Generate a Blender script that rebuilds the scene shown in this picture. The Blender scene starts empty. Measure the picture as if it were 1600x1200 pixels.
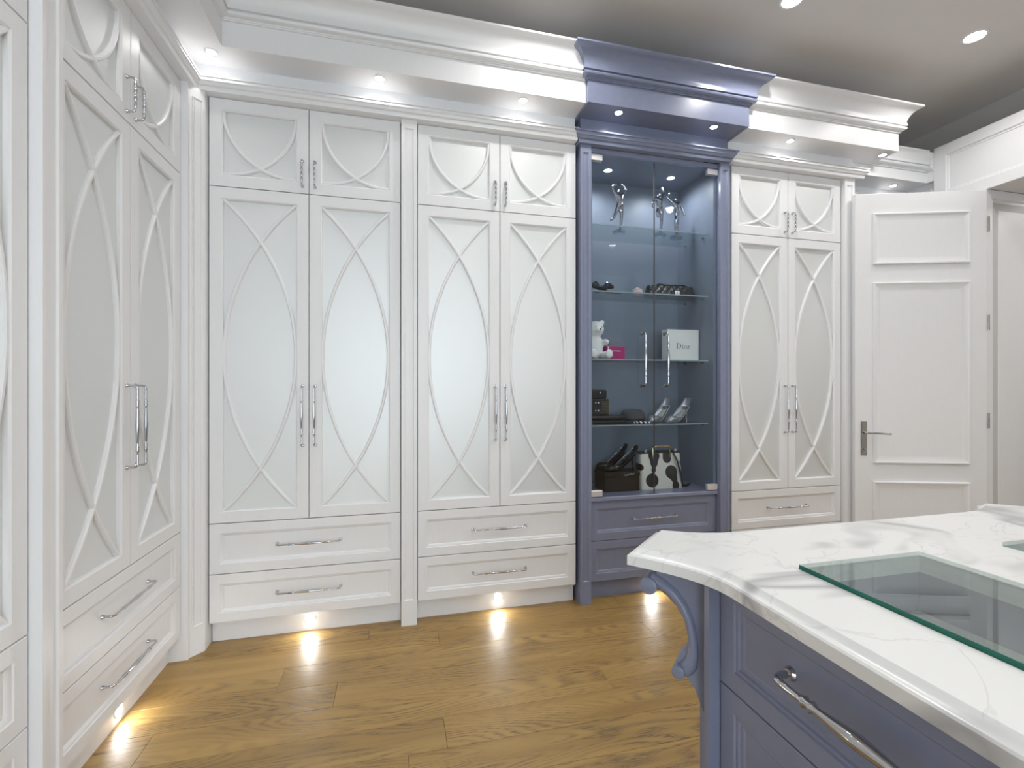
import bpy, bmesh, math, random
from mathutils import Vector, Matrix
PI = math.pi
random.seed(7)
S = bpy.context.scene
COL = S.collection

# ------------------------------------------------------------------ camera
H = 1.275
cam_d = bpy.data.cameras.new('camera'); cam = bpy.data.objects.new('camera', cam_d); COL.objects.link(cam)
cam_d.sensor_fit = 'HORIZONTAL'; cam_d.sensor_width = 36.0
cam_d.lens = 730.78 / 1600 * 36.0
cam_d.shift_y = 4.2 / 1600
cam_d.clip_start = 0.02
cam.location = (0, 0, H); cam.rotation_euler = (PI / 2, 0, -0.241526)
S.camera = cam
# ------------------------------------------------------------------ world, exposure
W = bpy.data.worlds.new('world'); S.world = W; W.use_nodes = True
bg = W.node_tree.nodes['Background']; bg.inputs[0].default_value = (0.80, 0.90, 1.0, 1); bg.inputs[1].default_value = 4.0
S.view_settings.view_transform = 'Standard'; S.view_settings.look = 'None'
S.view_settings.exposure = -0.06; S.view_settings.gamma = 1.0; S.view_settings.use_curve_mapping = False
# ------------------------------------------------------------------ big light: daylight through the window behind the camera
WALLF = -2.45
def area(name, loc, rot, sx, sy, watt, col):
    d = bpy.data.lights.new(name, 'AREA'); d.shape = 'RECTANGLE'; d.size = sx; d.size_y = sy
    d.energy = watt; d.color = col
    o = bpy.data.objects.new(name, d); COL.objects.link(o); o.location = loc; o.rotation_euler = rot
    return o
DAY_W, CEIL_W, SOF_W, PL_W, IN_W = 40.0, 26.0, 2.3, 0.35, 10.0
S.cycles.diffuse_bounces = 8; S.cycles.transparent_max_bounces = 16
area('window_daylight', (0.25, WALLF - 0.06, 1.42), (PI / 2, 0, 0), 2.5, 2.36, DAY_W, (0.90, 0.94, 1.0))
area('hall_fill', (5.2, 1.2, 2.9), (0, 0, 0), 0.8, 1.6, 26.0, (1.0, 0.98, 0.95))  # added fill lamp, out of view, to brighten the doorway reveal; no hall window

# ------------------------------------------------------------------ materials
def new_mat(name):
    m = bpy.data.materials.new(name); m.use_nodes = True
    nt = m.node_tree; b = nt.nodes['Principled BSDF']
    return m, nt, b
def simple(name, col, rough=0.4, metal=0.0, noise=0.03, nscale=14.0, bump=0.0, coat=0.0, stretch=(1, 1, 1)):
    m, nt, b = new_mat(name)
    tc = nt.nodes.new('ShaderNodeTexCoord'); mp = nt.nodes.new('ShaderNodeMapping')
    nt.links.new(tc.outputs['Object'], mp.inputs[0]); mp.inputs['Scale'].default_value = stretch
    n = nt.nodes.new('ShaderNodeTexNoise'); n.inputs['Scale'].default_value = nscale; n.inputs['Detail'].default_value = 4
    nt.links.new(mp.outputs[0], n.inputs['Vector'])
    r = nt.nodes.new('ShaderNodeValToRGB')
    r.color_ramp.elements[0].position = 0.3; r.color_ramp.elements[1].position = 0.7
    r.color_ramp.elements[0].color = tuple(c * (1 - noise) for c in col) + (1,)
    r.color_ramp.elements[1].color = tuple(min(1, c * (1 + noise)) for c in col) + (1,)
    nt.links.new(n.outputs['Fac'], r.inputs[0]); nt.links.new(r.outputs[0], b.inputs['Base Color'])
    b.inputs['Roughness'].default_value = rough; b.inputs['Metallic'].default_value = metal
    b.inputs['Coat Weight'].default_value = coat
    if bump:
        bp = nt.nodes.new('ShaderNodeBump'); bp.inputs['Strength'].default_value = bump; bp.inputs['Distance'].default_value = 0.002
        nt.links.new(n.outputs['Fac'], bp.inputs['Height']); nt.links.new(bp.outputs[0], b.inputs['Normal'])
    return m
def emis(name, col, st):
    m, nt, b = new_mat(name)
    b.inputs['Base Color'].default_value = (0.9, 0.9, 0.9, 1)
    b.inputs['Emission Color'].default_value = col + (1,); b.inputs['Emission Strength'].default_value = st
    return m
def glass_mat(name, tint, ior=1.5, rough=0.0):
    m = bpy.data.materials.new(name); m.use_nodes = True; nt = m.node_tree
    for n in list(nt.nodes): nt.nodes.remove(n)
    out = nt.nodes.new('ShaderNodeOutputMaterial'); mix = nt.nodes.new('ShaderNodeMixShader')
    tr = nt.nodes.new('ShaderNodeBsdfTransparent'); gl = nt.nodes.new('ShaderNodeBsdfGlossy')
    lw = nt.nodes.new('ShaderNodeLayerWeight'); pw = nt.nodes.new('ShaderNodeMath'); pw.operation = 'POWER'; pw.inputs[1].default_value = 5.0
    fr = nt.nodes.new('ShaderNodeMapRange'); fr.inputs[3].default_value = ((ior - 1) / (ior + 1)) ** 2; fr.inputs[4].default_value = 1.0
    nt.links.new(lw.outputs['Facing'], pw.inputs[0]); nt.links.new(pw.outputs[0], fr.inputs[0])
    tr.inputs[0].default_value = tint + (1,); gl.inputs['Roughness'].default_value = rough
    nt.links.new(fr.outputs[0], mix.inputs[0]); nt.links.new(tr.outputs[0], mix.inputs[1]); nt.links.new(gl.outputs[0], mix.inputs[2])
    nt.links.new(mix.outputs[0], out.inputs[0])
    return m
WHITE = simple('white_lacquer', (0.80, 0.80, 0.81), 0.38, 0, 0.012, 30, 0.03, 0, (6, 6, 0.6))
WALLW = simple('wall_paint', (0.58, 0.565, 0.55), 0.6, 0, 0.015, 6)
CEILM = simple('ceiling_paint', (0.72, 0.69, 0.67), 0.6, 0, 0.015, 5)
BLUE = simple('slate_blue_lacquer', (0.222, 0.246, 0.348), 0.26, 0, 0.03, 25, 0.02)
BLUEI = simple('slate_blue_interior', (0.19, 0.22, 0.28), 0.45, 0, 0.03, 25)
CHROME = simple('polished_chrome', (0.55, 0.56, 0.59), 0.07, 1.0, 0.02, 30)
NICKEL = simple('satin_nickel', (0.50, 0.48, 0.45), 0.22, 1.0, 0.03, 30)
BRIGHTM = simple('hinge_plate_metal', (0.86, 0.86, 0.88), 0.35, 0.7, 0.02, 30)
SILVERF = simple('figurine_silver', (0.52, 0.53, 0.58), 0.13, 1.0, 0.25, 40)
BLACK = simple('black_leather', (0.007, 0.007, 0.009), 0.42, 0, 0.2, 90, 0.3)
BLACKG = simple('black_gloss', (0.012, 0.013, 0.018), 0.15, 0, 0.2, 40)
PLUSH = simple('white_plush', (0.85, 0.84, 0.82), 0.9, 0, 0.05, 160, 0.8)
PINK = simple('magenta_card', (0.42, 0.025, 0.16), 0.35, 0, 0.06, 20)
PALEPINK = simple('pale_pink_glaze', (0.62, 0.48, 0.46), 0.4, 0, 0.06, 40)
CARD = simple('white_card', (0.84, 0.83, 0.80), 0.55, 0, 0.015, 40)
INK = simple('grey_ink', (0.10, 0.10, 0.11), 0.6, 0, 0.05, 40)
GOLD = simple('pale_gold', (0.62, 0.52, 0.30), 0.22, 1.0, 0.05, 40)
FELT = simple('grey_felt', (0.075, 0.075, 0.085), 0.95, 0, 0.1, 200, 0.4)
TRAY = simple('tray_lining', (0.58, 0.56, 0.54), 0.85, 0, 0.04, 120, 0.2)
SHOE = simple('pewter_patent', (0.42, 0.43, 0.47), 0.2, 0.55, 0.05, 30)
INSOLE = simple('cream_insole', (0.55, 0.53, 0.50), 0.6, 0, 0.05, 30)
GREENE = simple('green_glass_edge', (0.02, 0.20, 0.145), 0.15, 0, 0.08, 8)
EDGE = simple('shelf_edge', (0.30, 0.38, 0.41), 0.2, 0, 0.05, 8)
LENS = emis('lamp_lens', (1.0, 0.99, 0.97), 14.0)
LENSP = emis('plinth_lamp_lens', (1.0, 0.99, 0.97), 170.0)
GLASS = glass_mat('clear_glass', (0.93, 0.965, 0.96), 1.5)
GLASSD = glass_mat('cabinet_door_glass', (0.92, 0.945, 0.96), 1.40)
GLASST = glass_mat('worktop_glass', (0.84, 0.90, 0.885), 2.1)
CRYSTAL = glass_mat('crystal', (0.80, 0.86, 0.92), 2.8)

def frosted():
    m, nt, b = new_mat('frosted_mirror_glass')
    b.inputs['Base Color'].default_value = (0.76, 0.775, 0.775, 1)
    b.inputs['Metallic'].default_value = 0.40; b.inputs['Roughness'].default_value = 0.47
    tc = nt.nodes.new('ShaderNodeTexCoord'); n = nt.nodes.new('ShaderNodeTexNoise'); n.inputs['Scale'].default_value = 400
    nt.links.new(tc.outputs['Object'], n.inputs['Vector'])
    bp = nt.nodes.new('ShaderNodeBump'); bp.inputs['Strength'].default_value = 0.05; bp.inputs['Distance'].default_value = 0.0005
    nt.links.new(n.outputs['Fac'], bp.inputs['Height']); nt.links.new(bp.outputs[0], b.inputs['Normal'])
    return m
FROST = frosted()

def oak():
    m, nt, b = new_mat('oak_floorboard'); N = nt.nodes; L = nt.links
    tc = N.new('ShaderNodeTexCoord'); oi = N.new('ShaderNodeObjectInfo')
    mul = N.new('ShaderNodeMath'); mul.operation = 'MULTIPLY'; mul.inputs[1].default_value = 57.0
    L.new(oi.outputs['Random'], mul.inputs[0])
    comb = N.new('ShaderNodeCombineXYZ'); L.new(mul.outputs[0], comb.inputs[0]); L.new(mul.outputs[0], comb.inputs[1]); L.new(mul.outputs[0], comb.inputs[2])
    add = N.new('ShaderNodeVectorMath'); add.operation = 'ADD'
    L.new(tc.outputs['Object'], add.inputs[0]); L.new(comb.outputs[0], add.inputs[1])
    def mapped(scale):
        mp = N.new('ShaderNodeMapping'); mp.inputs['Scale'].default_value = scale; L.new(add.outputs[0], mp.inputs[0]); return mp
    # cathedral rings: contour lines of a slow noise drawn out along the board
    m1 = mapped((0.55, 4.2, 1)); n1 = N.new('ShaderNodeTexNoise'); n1.inputs['Scale'].default_value = 1.25; n1.inputs['Detail'].default_value = 1.6; n1.inputs['Roughness'].default_value = 0.45
    L.new(m1.outputs[0], n1.inputs['Vector'])
    k = N.new('ShaderNodeMath'); k.operation = 'MULTIPLY'; k.inputs[1].default_value = 230.0; L.new(n1.outputs['Fac'], k.inputs[0])
    sn = N.new('ShaderNodeMath'); sn.operation = 'SINE'; L.new(k.outputs[0], sn.inputs[0])
    rr = N.new('ShaderNodeMapRange'); rr.inputs[1].default_value = -0.5; rr.inputs[2].default_value = 1.0; L.new(sn.outputs[0], rr.inputs[0])
    # short pore flecks
    m2 = mapped((9.0, 260, 1)); n2 = N.new('ShaderNodeTexNoise'); n2.inputs['Scale'].default_value = 2.2; n2.inputs['Detail'].default_value = 3
    L.new(m2.outputs[0], n2.inputs['Vector'])
    fr = N.new('ShaderNodeMapRange'); fr.inputs[1].default_value = 0.40; fr.inputs[2].default_value = 0.60; L.new(n2.outputs['Fac'], fr.inputs[0])
    # where the rings are strong
    m4 = mapped((0.9, 3.0, 1)); n4 = N.new('ShaderNodeTexNoise'); n4.inputs['Scale'].default_value = 1.6; L.new(m4.outputs[0], n4.inputs['Vector'])
    mr4 = N.new('ShaderNodeMapRange'); mr4.inputs[1].default_value = 0.34; mr4.inputs[2].default_value = 0.56; L.new(n4.outputs['Fac'], mr4.inputs[0])
    g0 = N.new('ShaderNodeMath'); g0.operation = 'MULTIPLY'; L.new(rr.outputs[0], g0.inputs[0]); L.new(fr.outputs[0], g0.inputs[1])
    g1 = N.new('ShaderNodeMath'); g1.operation = 'MULTIPLY'; L.new(g0.outputs[0], g1.inputs[0]); L.new(mr4.outputs[0], g1.inputs[1])
    # broad tone
    m3 = mapped((0.8, 9, 1)); n3 = N.new('ShaderNodeTexNoise'); n3.inputs['Scale'].default_value = 1.5; n3.inputs['Detail'].default_value = 5
    L.new(m3.outputs[0], n3.inputs['Vector'])
    tone = N.new('ShaderNodeValToRGB'); e = tone.color_ramp.elements
    e[0].position = 0.30; e[0].color = (0.300, 0.176, 0.048, 1); e[1].position = 0.72; e[1].color = (0.430, 0.272, 0.082, 1)
    L.new(n3.outputs['Fac'], tone.inputs[0])
    hs = N.new('ShaderNodeHueSaturation'); vr = N.new('ShaderNodeMapRange'); vr.inputs[3].default_value = 0.91; vr.inputs[4].default_value = 1.07
    L.new(oi.outputs['Random'], vr.inputs[0]); L.new(vr.outputs[0], hs.inputs['Value']); L.new(tone.outputs[0], hs.inputs['Color'])
    mx = N.new('ShaderNodeMix'); mx.data_type = 'RGBA'; mx.inputs['B'].default_value = (0.075, 0.038, 0.014, 1)
    gs = N.new('ShaderNodeMath'); gs.operation = 'MULTIPLY'; gs.inputs[1].default_value = 0.86; L.new(g1.outputs[0], gs.inputs[0])
    L.new(gs.outputs[0], mx.inputs['Factor']); L.new(hs.outputs[0], mx.inputs['A']); L.new(mx.outputs['Result'], b.inputs['Base Color'])
    b.inputs['Roughness'].default_value = 0.43; b.inputs['Specular IOR Level'].default_value = 0.75
    bp = N.new('ShaderNodeBump'); bp.inputs['Strength'].default_value = 0.25; bp.inputs['Distance'].default_value = 0.001; bp.invert = True
    L.new(g1.outputs[0], bp.inputs['Height']); L.new(bp.outputs[0], b.inputs['Normal'])
    return m
OAK = oak()
FLOORB = simple('floor_joint', (0.05, 0.028, 0.012), 0.8)

def marble():
    m, nt, b = new_mat('white_veined_quartz'); N = nt.nodes; L = nt.links
    tc = N.new('ShaderNodeTexCoord'); mp = N.new('ShaderNodeMapping'); mp.inputs['Rotation'].default_value = (0, 0, 0.7); mp.inputs['Scale'].default_value = (1.0, 1.6, 1)
    mp.inputs['Location'].default_value = (3.1, 1.7, 0)
    L.new(tc.outputs['Object'], mp.inputs[0])
    def vein(scale, width, detail, dist):
        n = N.new('ShaderNodeTexNoise'); n.inputs['Scale'].default_value = scale; n.inputs['Detail'].default_value = detail; n.inputs['Distortion'].default_value = dist
        L.new(mp.outputs[0], n.inputs['Vector'])
        s = N.new('ShaderNodeMath'); s.operation = 'SUBTRACT'; s.inputs[1].default_value = 0.5; L.new(n.outputs['Fac'], s.inputs[0])
        a = N.new('ShaderNodeMath'); a.operation = 'ABSOLUTE'; L.new(s.outputs[0], a.inputs[0])
        r = N.new('ShaderNodeMapRange'); r.inputs[1].default_value = 0; r.inputs[2].default_value = width; r.inputs[3].default_value = 1; r.inputs[4].default_value = 0
        L.new(a.outputs[0], r.inputs[0]); return r
    v1 = vein(1.5, 0.042, 3.0, 0.9); v2 = vein(3.2, 0.014, 5.0, 1.4)
    msk = N.new('ShaderNodeTexNoise'); msk.inputs['Scale'].default_value = 2.6; L.new(mp.outputs[0], msk.inputs['Vector'])
    mr = N.new('ShaderNodeMapRange'); mr.inputs[1].default_value = 0.38; mr.inputs[2].default_value = 0.56; L.new(msk.outputs['Fac'], mr.inputs[0])
    v1m = N.new('ShaderNodeMath'); v1m.operation = 'MULTIPLY'; L.new(v1.outputs[0], v1m.inputs[0]); L.new(mr.outputs[0], v1m.inputs[1])
    v2m = N.new('ShaderNodeMath'); v2m.operation = 'MULTIPLY'; L.new(v2.outputs[0], v2m.inputs[0]); v2m.inputs[1].default_value = 0.30
    mxv = N.new('ShaderNodeMath'); mxv.operation = 'MAXIMUM'; L.new(v1m.outputs[0], mxv.inputs[0]); L.new(v2m.outputs[0], mxv.inputs[1])
    c = N.new('ShaderNodeMix'); c.data_type = 'RGBA'; c.inputs['A'].default_value = (0.76, 0.76, 0.75, 1); c.inputs['B'].default_value = (0.43, 0.43, 0.44, 1)
    L.new(mxv.outputs[0], c.inputs['Factor']); L.new(c.outputs['Result'], b.inputs['Base Color'])
    b.inputs['Roughness'].default_value = 0.22
    return m
MARBLE = marble()

def cowprint():
    m, nt, b = new_mat('cow_print_hide'); N = nt.nodes; L = nt.links
    tc = N.new('ShaderNodeTexCoord'); sp = N.new('ShaderNodeVectorMath'); sp.operation = 'MULTIPLY'; sp.inputs[1].default_value = (1, 0, 1)
    L.new(tc.outputs['Object'], sp.inputs[0]); prev = None
    for x, z, r in ((-0.076, 0.056, 0.044), (-0.062, 0.122, 0.016), (-0.056, 0.165, 0.026), (-0.052, 0.212, 0.040), (0.040, 0.192, 0.030), (0.040, 0.225, 0.026), (0.064, 0.104, 0.043), (0.084, 0.060, 0.022), (0.094, 0.016, 0.026), (-0.150, 0.14, 0.022), (0.150, 0.16, 0.018)):
        d = N.new('ShaderNodeVectorMath'); d.operation = 'DISTANCE'; d.inputs[1].default_value = (x, 0, z); L.new(sp.outputs[0], d.inputs[0])
        e = N.new('ShaderNodeMath'); e.operation = 'SUBTRACT'; e.inputs[1].default_value = r; L.new(d.outputs['Value'], e.inputs[0])
        if prev:
            k = N.new('ShaderNodeMath'); k.operation = 'SMOOTH_MIN'; k.inputs[2].default_value = 0.030
            L.new(prev.outputs[0], k.inputs[0]); L.new(e.outputs[0], k.inputs[1]); prev = k
        else: prev = e
    mr = N.new('ShaderNodeMapRange'); mr.inputs[1].default_value = -0.001; mr.inputs[2].default_value = 0.001; L.new(prev.outputs[0], mr.inputs[0])
    c = N.new('ShaderNodeMix'); c.data_type = 'RGBA'; c.inputs['A'].default_value = (0.012, 0.012, 0.014, 1); c.inputs['B'].default_value = (0.72, 0.70, 0.62, 1)
    L.new(mr.outputs[0], c.inputs['Factor']); L.new(c.outputs['Result'], b.inputs['Base Color']); b.inputs['Roughness'].default_value = 0.45
    return m
COW = cowprint()
def quilt():
    m, nt, b = new_mat('quilted_black_leather'); N = nt.nodes; L = nt.links
    b.inputs['Base Color'].default_value = (0.014, 0.014, 0.017, 1); b.inputs['Roughness'].default_value = 0.32
    tc = N.new('ShaderNodeTexCoord'); mp = N.new('ShaderNodeMapping'); mp.inputs['Rotation'].default_value = (0, PI / 4, 0); mp.inputs['Scale'].default_value = (1, 0, 1)
    L.new(tc.outputs['Object'], mp.inputs[0])
    v = N.new('ShaderNodeTexVoronoi'); v.distance = 'CHEBYCHEV'; v.inputs['Scale'].default_value = 30; v.inputs['Randomness'].default_value = 0
    L.new(mp.outputs[0], v.inputs['Vector'])
    bp = N.new('ShaderNodeBump'); bp.inputs['Strength'].default_value = 0.9; bp.inputs['Distance'].default_value = 0.01; bp.invert = True
    L.new(v.outputs['Distance'], bp.inputs['Height']); L.new(bp.outputs[0], b.inputs['Normal'])
    return m
QUILT = quilt()

# ------------------------------------------------------------------ mesh helpers
def rect_loop(x0, x1, z0, z1, ins, y):
    return [(x0 + ins, y, z0 + ins), (x1 - ins, y, z0 + ins), (x1 - ins, y, z1 - ins), (x0 + ins, y, z1 - ins)]
class MB:
    def __init__(s): s.v = []; s.f = []
    def add(s, vs, fs):
        o = len(s.v); s.v += [tuple(p) for p in vs]; s.f += [tuple(i + o for i in f) for f in fs]; return s
    def box(s, a, b, ch=0.0):
        x0, y0, z0 = (min(p, q) for p, q in zip(a, b)); x1, y1, z1 = (max(p, q) for p, q in zip(a, b))
        if ch <= 0:
            v = [(x0, y0, z0), (x1, y0, z0), (x1, y1, z0), (x0, y1, z0), (x0, y0, z1), (x1, y0, z1), (x1, y1, z1), (x0, y1, z1)]
            return s.add(v, [(0, 3, 2, 1), (4, 5, 6, 7), (0, 1, 5, 4), (1, 2, 6, 5), (2, 3, 7, 6), (3, 0, 4, 7)])
        c = ch
        def ring(z, i): return [(x0 + i, y0, z), (x1 - i, y0, z), (x1, y0 + i, z), (x1, y1 - i, z), (x1 - i, y1, z), (x0 + i, y1, z), (x0, y1 - i, z), (x0, y0 + i, z)]
        def ringi(z): return [(x0 + c, y0 + c, z), (x1 - c, y0 + c, z), (x1 - c, y0 + c, z), (x1 - c, y1 - c, z), (x1 - c, y1 - c, z), (x0 + c, y1 - c, z), (x0 + c, y1 - c, z), (x0 + c, y0 + c, z)]
        return s.loft([ringi(z0), ring(z0 + c, c), ring(z1 - c, c), ringi(z1)], closed=True, caps=True)
    def loft(s, rings, closed=True, caps=False, wrap=False):
        o = len(s.v); n = len(rings[0])
        for r in rings: s.v += [tuple(p) for p in r]
        m = len(rings)
        for i in range(m if wrap else m - 1):
            i2 = (i + 1) % m
            for j in range(n if closed else n - 1):
                k = (j + 1) % n
                s.f.append((o + i * n + j, o + i * n + k, o + i2 * n + k, o + i2 * n + j))
        if caps:
            s.f.append(tuple(o + j for j in reversed(range(n)))); s.f.append(tuple(o + (m - 1) * n + j for j in range(n)))
        return s
    def rings(s, x0, x1, z0, z1, seq, fill=True):
        """concentric rectangles facing -y: seq of (inset, y)"""
        rs = [rect_loop(x0, x1, z0, z1, i, y) for i, y in seq]
        s.loft(rs, True)
        if fill: o = len(s.v) - 4; s.f.append((o, o + 1, o + 2, o + 3))
        return s
    def tube(s, path, rad, seg=10, caps=True, flat=1.0):
        P = [Vector(p) for p in path]; n = len(P)
        if not hasattr(rad, '__len__'): rad = [rad] * n
        T = [(P[min(i + 1, n - 1)] - P[max(i - 1, 0)]).normalized() for i in range(n)]
        up = Vector((0, 0, 1)) if abs(T[0].z) < 0.9 else Vector((1, 0, 0))
        u = T[0].cross(up).normalized(); rs = []
        for i in range(n):
            u = (u - T[i] * u.dot(T[i])).normalized(); w = T[i].cross(u)
            rs.append([P[i] + (u * math.cos(2 * PI * j / seg) + w * math.sin(2 * PI * j / seg) * flat) * rad[i] for j in range(seg)])
        return s.loft(rs, True, caps)
    def lathe(s, prof, seg=24, c=(0, 0, 0), ax='z'):
        rs = []
        for r, h in prof:
            ring = []
            for j in range(seg):
                a = 2 * PI * j / seg; p, q = r * math.cos(a), r * math.sin(a)
                ring.append({'z': (c[0] + p, c[1] + q, c[2] + h), 'y': (c[0] + p, c[1] + h, c[2] + q), 'x': (c[0] + h, c[1] + p, c[2] + q)}[ax])
            rs.append(ring)
        return s.loft(rs, True, True)
    def ell(s, c, r, seg=16, rot=None):
        rs = []
        for i in range(1, seg // 2):
            t = PI * i / (seg // 2); rs.append([Vector((r[0] * math.sin(t) * math.cos(2 * PI * j / seg), r[1] * math.sin(t) * math.sin(2 * PI * j / seg), r[2] * math.cos(t))) for j in range(seg)])
        if rot: rs = [[rot @ p for p in q] for q in rs]
        return s.loft([[p + Vector(c) for p in q] for q in rs], True, True)
    def prism(s, poly, z0, z1, ch=0.0):
        if ch: return s.loft([[(x, y, z0) for x, y in poly], [(x, y, z1) for x, y in poly]], True, True)
        return s.loft([[(x, y, z0) for x, y in poly], [(x, y, z1) for x, y in poly]], True, True)
    def sweep(s, path, prof, closed_prof=True):
        """profile (out, z) carried along a plan path, out = right hand of travel, mitred corners"""
        P = [Vector((p[0], p[1])) for p in path]; n = len(P); rs = []
        for i in range(n):
            d0 = (P[i] - P[i - 1]).normalized() if i > 0 else None; d1 = (P[i + 1] - P[i]).normalized() if i < n - 1 else None
            r0 = Vector((d0.y, -d0.x)) if d0 else None; r1 = Vector((d1.y, -d1.x)) if d1 else None
            if r0 is None: m = r1
            elif r1 is None: m = r0
            else: m = (r0 + r1) / (1 + r0.dot(r1))
            rs.append([(P[i].x + m.x * o, P[i].y + m.y * o, z) for o, z in prof])
        return s.loft(rs, closed_prof, closed_prof)
    def build(s, name, mat, parent=None, smooth=35, loc=None, rot=None):
        me = bpy.data.meshes.new(name); me.from_pydata(s.v, [], s.f)
        bm = bmesh.new(); bm.from_mesh(me); bmesh.ops.remove_doubles(bm, verts=bm.verts, dist=1e-6)
        bmesh.ops.recalc_face_normals(bm, faces=bm.faces); bm.to_mesh(me); bm.free()
        if smooth: me.shade_smooth(); me.set_sharp_from_angle(angle=math.radians(smooth))
        me.materials.append(mat)
        return place(name, me, parent, loc, rot)
def place(name, me, parent=None, loc=None, rot=None):
    o = bpy.data.objects.new(name, me); COL.objects.link(o)
    if parent: o.parent = parent
    if loc: o.location = loc
    if rot: o.rotation_euler = rot
    return o
def tag(o, label=None, cat=None, group=None, kind=None):
    if label: o['label'] = label
    if cat: o['category'] = cat
    if group: o['group'] = group
    if kind: o['kind'] = kind
    return o
def thing(name, label, cat, loc=(0, 0, 0), rz=0, group=None):
    o = bpy.data.objects.new(name, None); COL.objects.link(o); o.location = loc; o.rotation_euler = (0, 0, rz)
    o.empty_display_size = 0.05
    return tag(o, label, cat, group)
def struct(name, mb, mat, label=None):
    o = mb.build(name, mat); o['kind'] = 'structure'
    if label: o['label'] = label
    return o
def baked(name, src_mesh, mods, mat, parent=None, loc=None, rot=None, smooth=60):
    """evaluate modifiers to a plain mesh"""
    t = bpy.data.objects.new('tmp', src_mesh); COL.objects.link(t)
    for ty, kw in mods:
        md = t.modifiers.new(ty, ty)
        for k, v in kw.items(): setattr(md, k, v)
    dg = bpy.context.evaluated_depsgraph_get(); me = bpy.data.meshes.new_from_object(t.evaluated_get(dg))
    bpy.data.objects.remove(t); me.materials.clear(); me.materials.append(mat); me.name = name
    me.shade_smooth(); me.set_sharp_from_angle(angle=math.radians(smooth))
    return place(name, me, parent, loc, rot)
def remesh(name, mb, vox, mat, parent=None, loc=None, rot=None, it=6):
    me = bpy.data.meshes.new(name); me.from_pydata(mb.v, [], mb.f)
    return baked(name, me, [('REMESH', dict(mode='VOXEL', voxel_size=vox)), ('SMOOTH', dict(iterations=it, factor=0.5))], mat, parent, loc, rot, 180)
def skin(name, verts, edges, rad, mat, parent=None, loc=None, rot=None):
    me = bpy.data.meshes.new(name); me.from_pydata(verts, edges, [])
    t = bpy.data.objects.new('tmp', me); COL.objects.link(t)
    t.modifiers.new('skin', 'SKIN')
    sub = t.modifiers.new('sub', 'SUBSURF'); sub.levels = 1
    for i, r in enumerate(rad): me.skin_vertices[0].data[i].radius = (r, r)
    me.skin_vertices[0].data[0].use_root = True
    dg = bpy.context.evaluated_depsgraph_get(); m2 = bpy.data.meshes.new_from_object(t.evaluated_get(dg)); bpy.data.objects.remove(t)
    m2.materials.clear(); m2.materials.append(mat); m2.shade_smooth(); m2.name = name
    return place(name, m2, parent, loc, rot)

# ------------------------------------------------------------------ room shell
CEIL = 3.30; XL = -1.60; XR = 3.84; YB = 3.19; XU = 4.13; LEDGE = 3.004
OP0, OP1, OPZ = 1.35, 2.258, 2.585            # door opening in the right wall (Y range, height)
def wall(name, boxes, mat=WALLW):
    m = MB()
    for a, b in boxes: m.box(a, b)
    return struct(name, m, mat)
wall('wall_left', [((XL - 0.12, WALLF - 0.12, 0), (XL, YB, CEIL))])
wall('wall_back', [((XL - 0.12, YB, 0), (6.0, YB + 0.12, CEIL))])
JD = 0.46                                     # thickness of the wall at the doorway
wall('wall_right', [((XR, OP1 + 0.012, 0), (XR + JD, YB, LEDGE)), ((XR, WALLF, 0), (XR + JD, OP0 - 0.012, LEDGE)), ((XR, OP0 - 0.012, OPZ + 0.012), (XR + JD, OP1 + 0.012, LEDGE)),
                    ((XU, WALLF, LEDGE), (XR + JD, YB, CEIL))])
WX0, WX1, WZ0, WZ1 = -1.0, 1.5, 0.24, 2.6
wall('wall_front', [((XL - 0.12, WALLF - 0.12, 0), (WX0, WALLF, CEIL)), ((WX1, WALLF - 0.12, 0), (6.0, WALLF, CEIL)),
                    ((WX0, WALLF - 0.12, 0), (WX1, WALLF, WZ0)), ((WX0, WALLF - 0.12, WZ1), (WX1, WALLF, CEIL))])
wall('wall_hall', [((6.0, WALLF - 0.12, 0), (6.12, YB + 0.12, CEIL))])
wall('ceiling', [((XL - 0.12, WALLF - 0.12, CEIL), (6.12, YB + 0.12, CEIL + 0.1))], CEILM)
# window behind the camera
wn = MB()
for x in (WX0, (WX0 + WX1) / 2 - 0.03, WX1 - 0.06): wn.box((x, WALLF - 0.10, WZ0), (x + 0.06, WALLF - 0.04, WZ1))
for z in (WZ0, WZ1 - 0.06): wn.box((WX0 + 0.06, WALLF - 0.095, z), (WX1 - 0.06, WALLF - 0.045, z + 0.06))
wo = struct('window_1', wn, WHITE)
for x in (WX0 + 0.06, (WX0 + WX1) / 2 + 0.03):
    MB().box((x, WALLF - 0.086, WZ0 + 0.06), (x + (WX1 - WX0) / 2 - 0.09, WALLF - 0.08, WZ1 - 0.06)).build('pane', GLASS, wo)
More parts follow.
